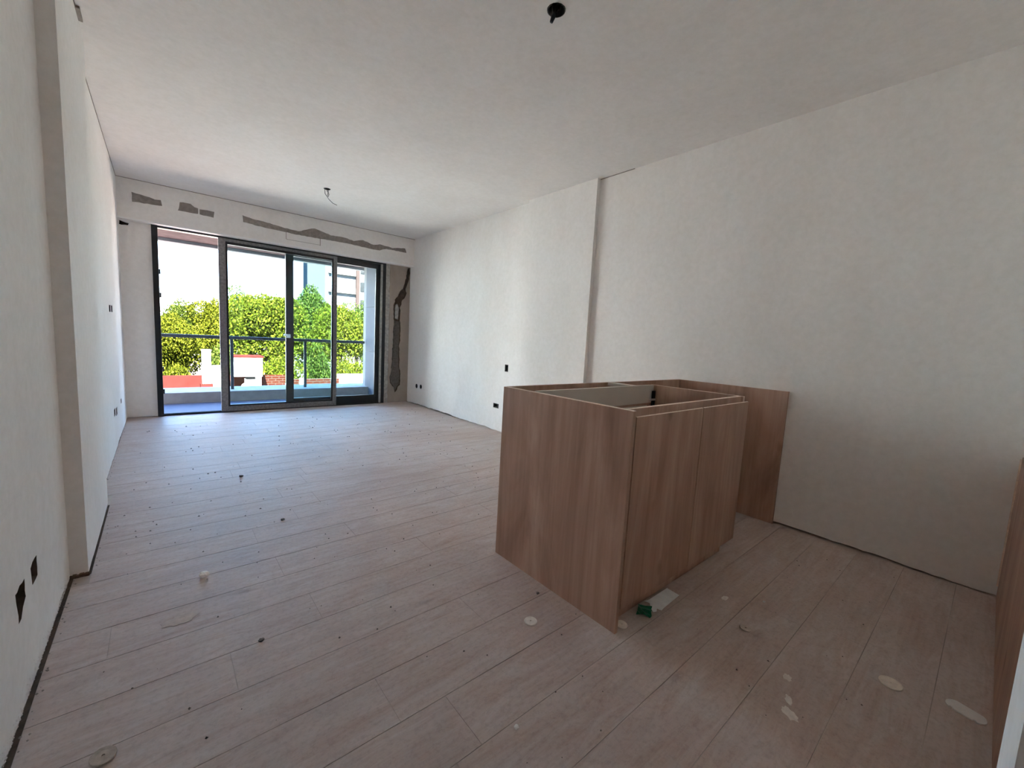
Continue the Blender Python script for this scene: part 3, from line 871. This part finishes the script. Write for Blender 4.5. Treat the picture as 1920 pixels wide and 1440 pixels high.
# ================================================================ ELECTRICAL BOXES
def ebox(name, wallx, side, y0, y1, z0, z1, label, group=None, slot=True):
    """back box sunk in a hole of a side wall: side=-1 for the left wall, +1 for the right wall"""
    yc, zc = (y0 + y1) / 2, (z0 + z1) / 2
    e = empty(name, (wallx, yc, z0)); tag(e, label, 'socket box', group)
    bm = bmesh.new(); d = 0.040; t = 0.003
    xa, xb = (side * 0.004, side * d)
    X = sorted((xa, xb))
    a, b, c, f = y0 - yc + .001, y1 - yc - .001, 0.001, z1 - z0 - .001
    addbox(bm, X[0], X[1], a, a + t, c, f); addbox(bm, X[0], X[1], b - t, b, c, f)
    addbox(bm, X[0], X[1], a, b, c, c + t); addbox(bm, X[0], X[1], a, b, f - t, f)
    XX = sorted((side * (d - t), side * d)); addbox(bm, XX[0], XX[1], a, b, c, f)
    link('back_box', bm, BLKP, e)
    xm = side * 0.02
    for q in (-0.25, 0.2):
        bm = bmesh.new()
        addtube(bm, [(side * (d - t), (b - a) * q, (f) * 0.5), (xm, (b - a) * q * 0.5, f * 0.62), (side * 0.012, (b - a) * q * 1.1, f * 0.35)], 0.0022, 6)
        link('wire', bm, COPP, e)
    return e
ebox('socket_box', R1, 1, 3.671, 3.725, 0.731, 0.807, 'tall black switch box in the right wall, above the lower box', None)
ebox('socket_box', R1, 1, 3.811, 3.909, 0.278, 0.327, 'wide black box low in the right wall beside the cabinet panel', None)
ebox('socket_box', L2, -1, 4.665, 4.787, 1.153, 1.203, 'nearer of the pair of narrow boxes high on the left wall')
ebox('socket_box', L2, -1, 4.853, 4.962, 1.155, 1.203, 'farther of the pair of narrow boxes high on the left wall')
ebox('socket_box', L2, -1, 4.658, 4.777, 0.295, 0.349, 'nearer of the pair of boxes low on the left wall')
ebox('socket_box', L2, -1, 4.848, 4.957, 0.269, 0.329, 'farther of the pair of boxes low on the left wall')
ebox('socket_box', L2, -1, 5.408, 5.497, 0.288, 0.327, 'small box low on the left wall nearest the window')
def rbox(y, z, r, label):
    e = empty('round_box', (R1, y, z)); tag(e, label, 'socket box')
    bm = bmesh.new()
    n = 16
    def ring(rr, x): return [bm.verts.new((x, rr * math.cos(k * 2 * math.pi / n), rr * math.sin(k * 2 * math.pi / n))) for k in range(n)]
    rs_ = [ring(r, 0.003), ring(r, 0.04), ring(r - 0.003, 0.037), ring(r - 0.003, 0.003)]
    for a, b in zip(rs_, rs_[1:] + rs_[:1]):
        if a is rs_[1]: continue
        for k in range(n): bm.faces.new((a[k], a[(k + 1) % n], b[(k + 1) % n], b[k]))
    bm.faces.new(rs_[1]); bm.faces.new(rs_[2])
    link('back_box', bm, BLKP, e)
rbox(5.895, 0.294, 0.0345, 'round black box low on the right wall, the one nearer the window')
rbox(5.755, 0.300, 0.0325, 'round black box low on the right wall, the one farther from the window')
for i, (y, z, lab) in enumerate(((1.868, 0.283, 'ragged socket hole in the near left wall, the one nearer the pilaster'), (1.704, 0.285, 'ragged socket hole in the near left wall, the one nearer the camera'))):
    e = empty('socket_hole', (L0, y, z)); tag(e, lab, 'socket hole')
    bm = bmesh.new()
    addbox(bm, -0.044, -0.040, -0.034, 0.034, 0.002, 0.050)
    addbox(bm, -0.040, -0.014, -0.034, -0.031, 0.002, 0.050); addbox(bm, -0.040, -0.014, 0.031, 0.034, 0.002, 0.050)
    link('back_box', bm, EARTH, e)
    bm = bmesh.new()
    rr_ = random.Random(i)
    for k in range(14):
        yy = rr_.uniform(-0.03, 0.03); s = rr_.uniform(0.003, 0.006)
        addbox(bm, -0.03 - s, -0.03 + s, yy - s, yy + s, 0.0, rr_.uniform(0.004, 0.014))
    tag(link('crumbled_mortar', bm, MORTAR, e), kind='stuff')

# ceiling outlets
def outlet(c, r, label, wires, capr):
    e = empty('ceiling_outlet', (c[0], c[1], H)); tag(e, label, 'ceiling outlet')
    bm = bmesh.new(); n = 18
    def ring(rr, z): return [bm.verts.new((rr * math.cos(k * 2 * math.pi / n), rr * math.sin(k * 2 * math.pi / n), z)) for k in range(n)]
    a, b, c_, d = ring(r, -0.003), ring(r, 0.050), ring(r - 0.003, 0.047), ring(r - 0.003, -0.003)
    for p, q in ((a, b), (c_, d), (d, a)):
        for k in range(n): bm.faces.new((p[k], p[(k + 1) % n], q[(k + 1) % n], q[k]))
    bm.faces.new(b); bm.faces.new(c_)
    link('back_box', bm, BLKP2, e)
    for w in wires:
        bm = bmesh.new(); addtube(bm, w, 0.0038 if capr else 0.0030, 7); link('wire', bm, COPP, e, smooth=True)
    if capr:
        bm = bmesh.new(); p = wires[0][-1]
        addtube(bm, [(p[0], p[1], p[2] + 0.014), (p[0] - 0.002, p[1] + .002, p[2]), (p[0] - 0.008, p[1] + .006, p[2] - 0.022)], [0.006, 0.010, 0.0075], 8)
        link('taped_end', bm, BLKP, e, smooth=True)
BLKP2 = simple('dull_black_plastic', (0.05, 0.045, 0.042), 0.6, var=0.2)
outlet(NEARL, 0.0405, 'round black ceiling outlet with a taped wire hanging down, nearest the camera',
       [[(0.012, 0.004, 0.045), (0.0, 0.006, 0.01), (-0.012, 0.0, -0.015), (-0.016, -0.004, -0.038)],
        [(-0.02, 0.01, 0.045), (-0.016, 0.008, 0.01), (-0.012, 0.002, -0.018)],
        [(0.02, -0.012, 0.045), (0.012, -0.008, 0.005), (-0.008, 0.0, -0.018)]], True)
outlet(FARL, 0.033, 'small dark ceiling outlet with loose looped wires, near the window',
       [[(0.01, 0, 0.045), (0.012, 0.0, -0.03), (0.004, 0.01, -0.075), (0.018, 0.0, -0.10), (0.05, -0.02, -0.135), (0.085, -0.05, -0.155)],
        [(-0.012, 0, 0.045), (-0.022, 0.0, -0.02), (-0.020, 0.0, -0.05), (-0.004, 0.0, -0.075)],
        [(0.0, 0.012, 0.045), (0.004, 0.010, -0.02), (0.020, 0.0, -0.05), (0.010, 0.0, -0.08)]], False)

# ================================================================ THINGS ON THE FLOOR
def disc(x, y, r, mat, label, tilt=(0, 0)):
    bm = bmesh.new(); n = 28; h = 0.004; ri = 0.0035
    def ring(rr, z): return [bm.verts.new((rr * math.cos(k * 2 * math.pi / n), rr * math.sin(k * 2 * math.pi / n), z)) for k in range(n)]
    rs_ = [ring(r, 0), ring(r, h - 0.001), ring(r - 0.001, h), ring(r * 0.55, h - 0.0006), ring(ri, h), ring(ri, 0)]
    for a, b in zip(rs_, rs_[1:] + rs_[:1]):
        for k in range(n): bm.faces.new((a[k], a[(k + 1) % n], b[(k + 1) % n], b[k]))
    o = link('leveling_disc', bm, mat, None, (x, y, 0.0015 + abs(tilt[0]) * r + abs(tilt[1]) * r))
    o.rotation_euler = (tilt[0], tilt[1], 0.3)
    return tag(o, label, 'disc', 'round plastic discs on the floor')
disc(1.085, 1.081, 0.026, DISC, 'pale round disc on the open floor left of the cabinet')
disc(1.367, 0.853, 0.023, DISC, 'pale round disc lying at the cabinet corner under the door', (0.03, 0))
disc(1.880, 0.119, 0.032, DISC, 'pale oval-looking disc near the right, beside the white cover plate')
disc(1.762, 0.540, 0.020, DISCD, 'dusty brown disc in the shadow in front of the cabinet')
disc(-0.140, 1.343, 0.026, DISCD, 'dusty disc at the bottom left of the photo', (0.10, 0.05))

def flatpoly(name, pts, h, mat, label, cat, z=0.0, parent=None):
    bm = bmesh.new()
    cx = sum(p[0] for p in pts) / len(pts); cy = sum(p[1] for p in pts) / len(pts)
    a = [bm.verts.new((p[0] - cx, p[1] - cy, 0)) for p in pts]; b = [bm.verts.new((p[0] - cx, p[1] - cy, h)) for p in pts]
    bm.faces.new(a); bm.faces.new(b)
    n = len(pts)
    for i in range(n): bm.faces.new((a[i], a[(i + 1) % n], b[(i + 1) % n], b[i]))
    o = link(name, bm, mat, parent, (cx, cy, 0.001 + z))
    if label: tag(o, label, cat)
    return o
# elongated white cover plate, with notched screw ends
cp = []
ax = Vector((1.940, -0.011)); bx = Vector((1.915, -0.097)); d = (bx - ax).normalized(); nrm = Vector((-d.y, d.x))
Lp = (bx - ax).length
for u, v in ((0.010, -0.024), (0.014, -0.0245), (0.015, -0.018), (0.021, -0.018), (0.022, -0.025), (Lp - 0.022, -0.025), (Lp - 0.021, -0.018), (Lp - 0.015, -0.018), (Lp - 0.014, -0.0245),
             (Lp - 0.006, -0.020), (Lp, -0.010), (Lp + 0.002, 0), (Lp, 0.010), (Lp - 0.006, 0.022), (Lp - 0.014, 0.028), (0.014, 0.028), (0.006, 0.022), (0, 0.010), (-0.002, 0), (0, -0.010), (0.005, -0.019)):
    q = ax + d * u + nrm * v; cp.append((q.x, q.y))
flatpoly('cover_plate', cp, 0.004, PAPER, 'white cover plate with rounded notched ends at the lower right', 'plate')
# white card with torn corner
flatpoly('torn_card', [(1.555, 0.838), (1.540, 0.818), (1.556, 0.812), (1.575, 0.822), (1.580, 0.803), (1.600, 0.806), (1.745, 0.812), (1.750, 0.874), (1.602, 0.876), (1.576, 0.883), (1.582, 0.860)], 0.0012, PAPER,
         'crumpled white card lying by the plinth of the cabinet', 'card', 0.003)
bm = bmesh.new()
rg = random.Random(8)
gv = [[bm.verts.new((i * 0.014 - 0.035 + rg.uniform(-.003, .003), j * 0.014 - 0.028 + rg.uniform(-.003, .003), 0.001 + rg.uniform(0, 0.012))) for j in range(5)] for i in range(6)]
for i in range(5):
    for j in range(4): bm.faces.new((gv[i][j], gv[i + 1][j], gv[i + 1][j + 1], gv[i][j + 1]))
gw = link('green_wrapper', bm, GREENP, None, (1.515, 0.845, 0.001)); gw.rotation_euler = (0, 0, 0.5)
md = gw.modifiers.new('thick', 'SOLIDIFY'); md.thickness = 0.0006
tag(gw, 'crumpled shiny green wrapper beside the white card', 'wrapper')

def splash(x, y, r, seed, label, sx_=1.0, rot=0.0):
    rd_ = random.Random(seed); n = 18; pts = []
    for k in range(n):
        a = k * 2 * math.pi / n; q = r * rd_.uniform(0.7, 1.15)
        px, py = q * math.cos(a) * sx_, q * math.sin(a)
        pts.append((x + px * math.cos(rot) - py * math.sin(rot), y + px * math.sin(rot) + py * math.cos(rot)))
    o = flatpoly('plaster_splash', pts, 0.0008, SPLASH, label, 'splash')
    o['group'] = 'dried plaster splashes'
    return o
splash(1.612, 0.350, 0.014, 1, 'upper dried plaster splash right of centre on the dark floor', 1.3, 0.3)
splash(1.508, 0.316, 0.010, 2, 'thin middle dried plaster splash between the other two', 2.2, 0.5)
splash(1.452, 0.298, 0.019, 3, 'lower and largest dried plaster splash on the floor', 1.5, 0.9)
splash(1.905, 0.680, 0.014, 4, 'small dried plaster fleck in front of the second door', 1.5, 0.2)
splash(0.03, 1.86, 0.035, 5, 'faint plaster smear on the floor by the left wall', 1.6, 0.1).data.materials[0] = FAINT

def chip(x, y, s, mat, label, seed):
    bm = bmesh.new(); bmesh.ops.create_icosphere(bm, subdivisions=2, radius=s)
    r_ = random.Random(seed)
    for v in bm.verts:
        v.co *= r_.uniform(0.72, 1.2); v.co.z *= 0.6
    mz = min(v.co.z for v in bm.verts)
    for v in bm.verts: v.co.z -= mz
    o = link('rubble_chip', bm, mat, None, (x, y, 0.0008))
    tag(o, label, 'chip', 'loose chips on the floor')
chip(0.115, 2.138, 0.019, PEBW, 'bright white plaster chip on the open floor left of centre', 1)
chip(0.744, 0.772, 0.008, PEBW, 'tiny pale pebble near the bottom centre of the photo', 2)
chip(0.241, 1.566, 0.009, PEB, 'dark chip on the floor left, below the white chip', 3)
chip(0.506, 2.556, 0.011, PEB, 'dark chip in the middle of the floor', 4)
chip(0.420, 3.473, 0.014, PEB, 'dark chip farther back toward the window', 5)
chip(1.232, 1.195, 0.007, PEB, 'small dark chip on the floor beside the side panel', 6)
chip(1.68, 0.93 - 0.09, 0.006, PEBW, 'tiny pale crumb just right of the white card', 7)
chip(2.02, 0.56, 0.006, PEBW, 'tiny pale crumb in the shadow farther right of the brown disc', 8)

# fine grit nobody could count
bm = bmesh.new()
rg = random.Random(21)
for i in range(420):
    y = rg.uniform(0.15, 5.6); x = rg.uniform(L0 + 0.1, 2.9)
    if CX - 0.03 < x and CY - 0.02 < y < CY1 + 0.03: continue
    if L0 < x < L1 + 0.03: continue
    s = rg.uniform(0.001, 0.0038) * (1 + 0.25 * y)
    c = [bm.verts.new((x + s * math.cos(a) * rg.uniform(.6, 1.3), y + s * math.sin(a) * rg.uniform(.6, 1.3), 0.0006)) for a in (0, 1.6, 3.1, 4.7)]
    t = bm.verts.new((x, y, 0.0006 + s * 1.1))
    for k in range(4): bm.faces.new((c[k], c[(k + 1) % 4], t))
g = link('floor_grit', bm, PEB)
tag(g, 'fine dark building grit scattered over the plank floor', 'grit', kind='stuff')
bm = bmesh.new()
for i in range(150):     # crumbs of plaster along the foot of the left wall
    y = rg.uniform(0.6, 6.0); x = (L1 if YP0 < y < YP1 else L0) + rg.uniform(0.008, 0.03)
    s = rg.uniform(0.0012, 0.004)
    c = [bm.verts.new((x + s * math.cos(a), y + s * math.sin(a) * 1.4, 0.0006)) for a in (0, 1.6, 3.1, 4.7)]
    t = bm.verts.new((x, y, 0.0006 + s))
    for k in range(4): bm.faces.new((c[k], c[(k + 1) % 4], t))
g = link('plaster_crumbs', bm, MORTAR)
tag(g, 'plaster crumbs fallen along the foot of the left wall', 'grit', kind='stuff')
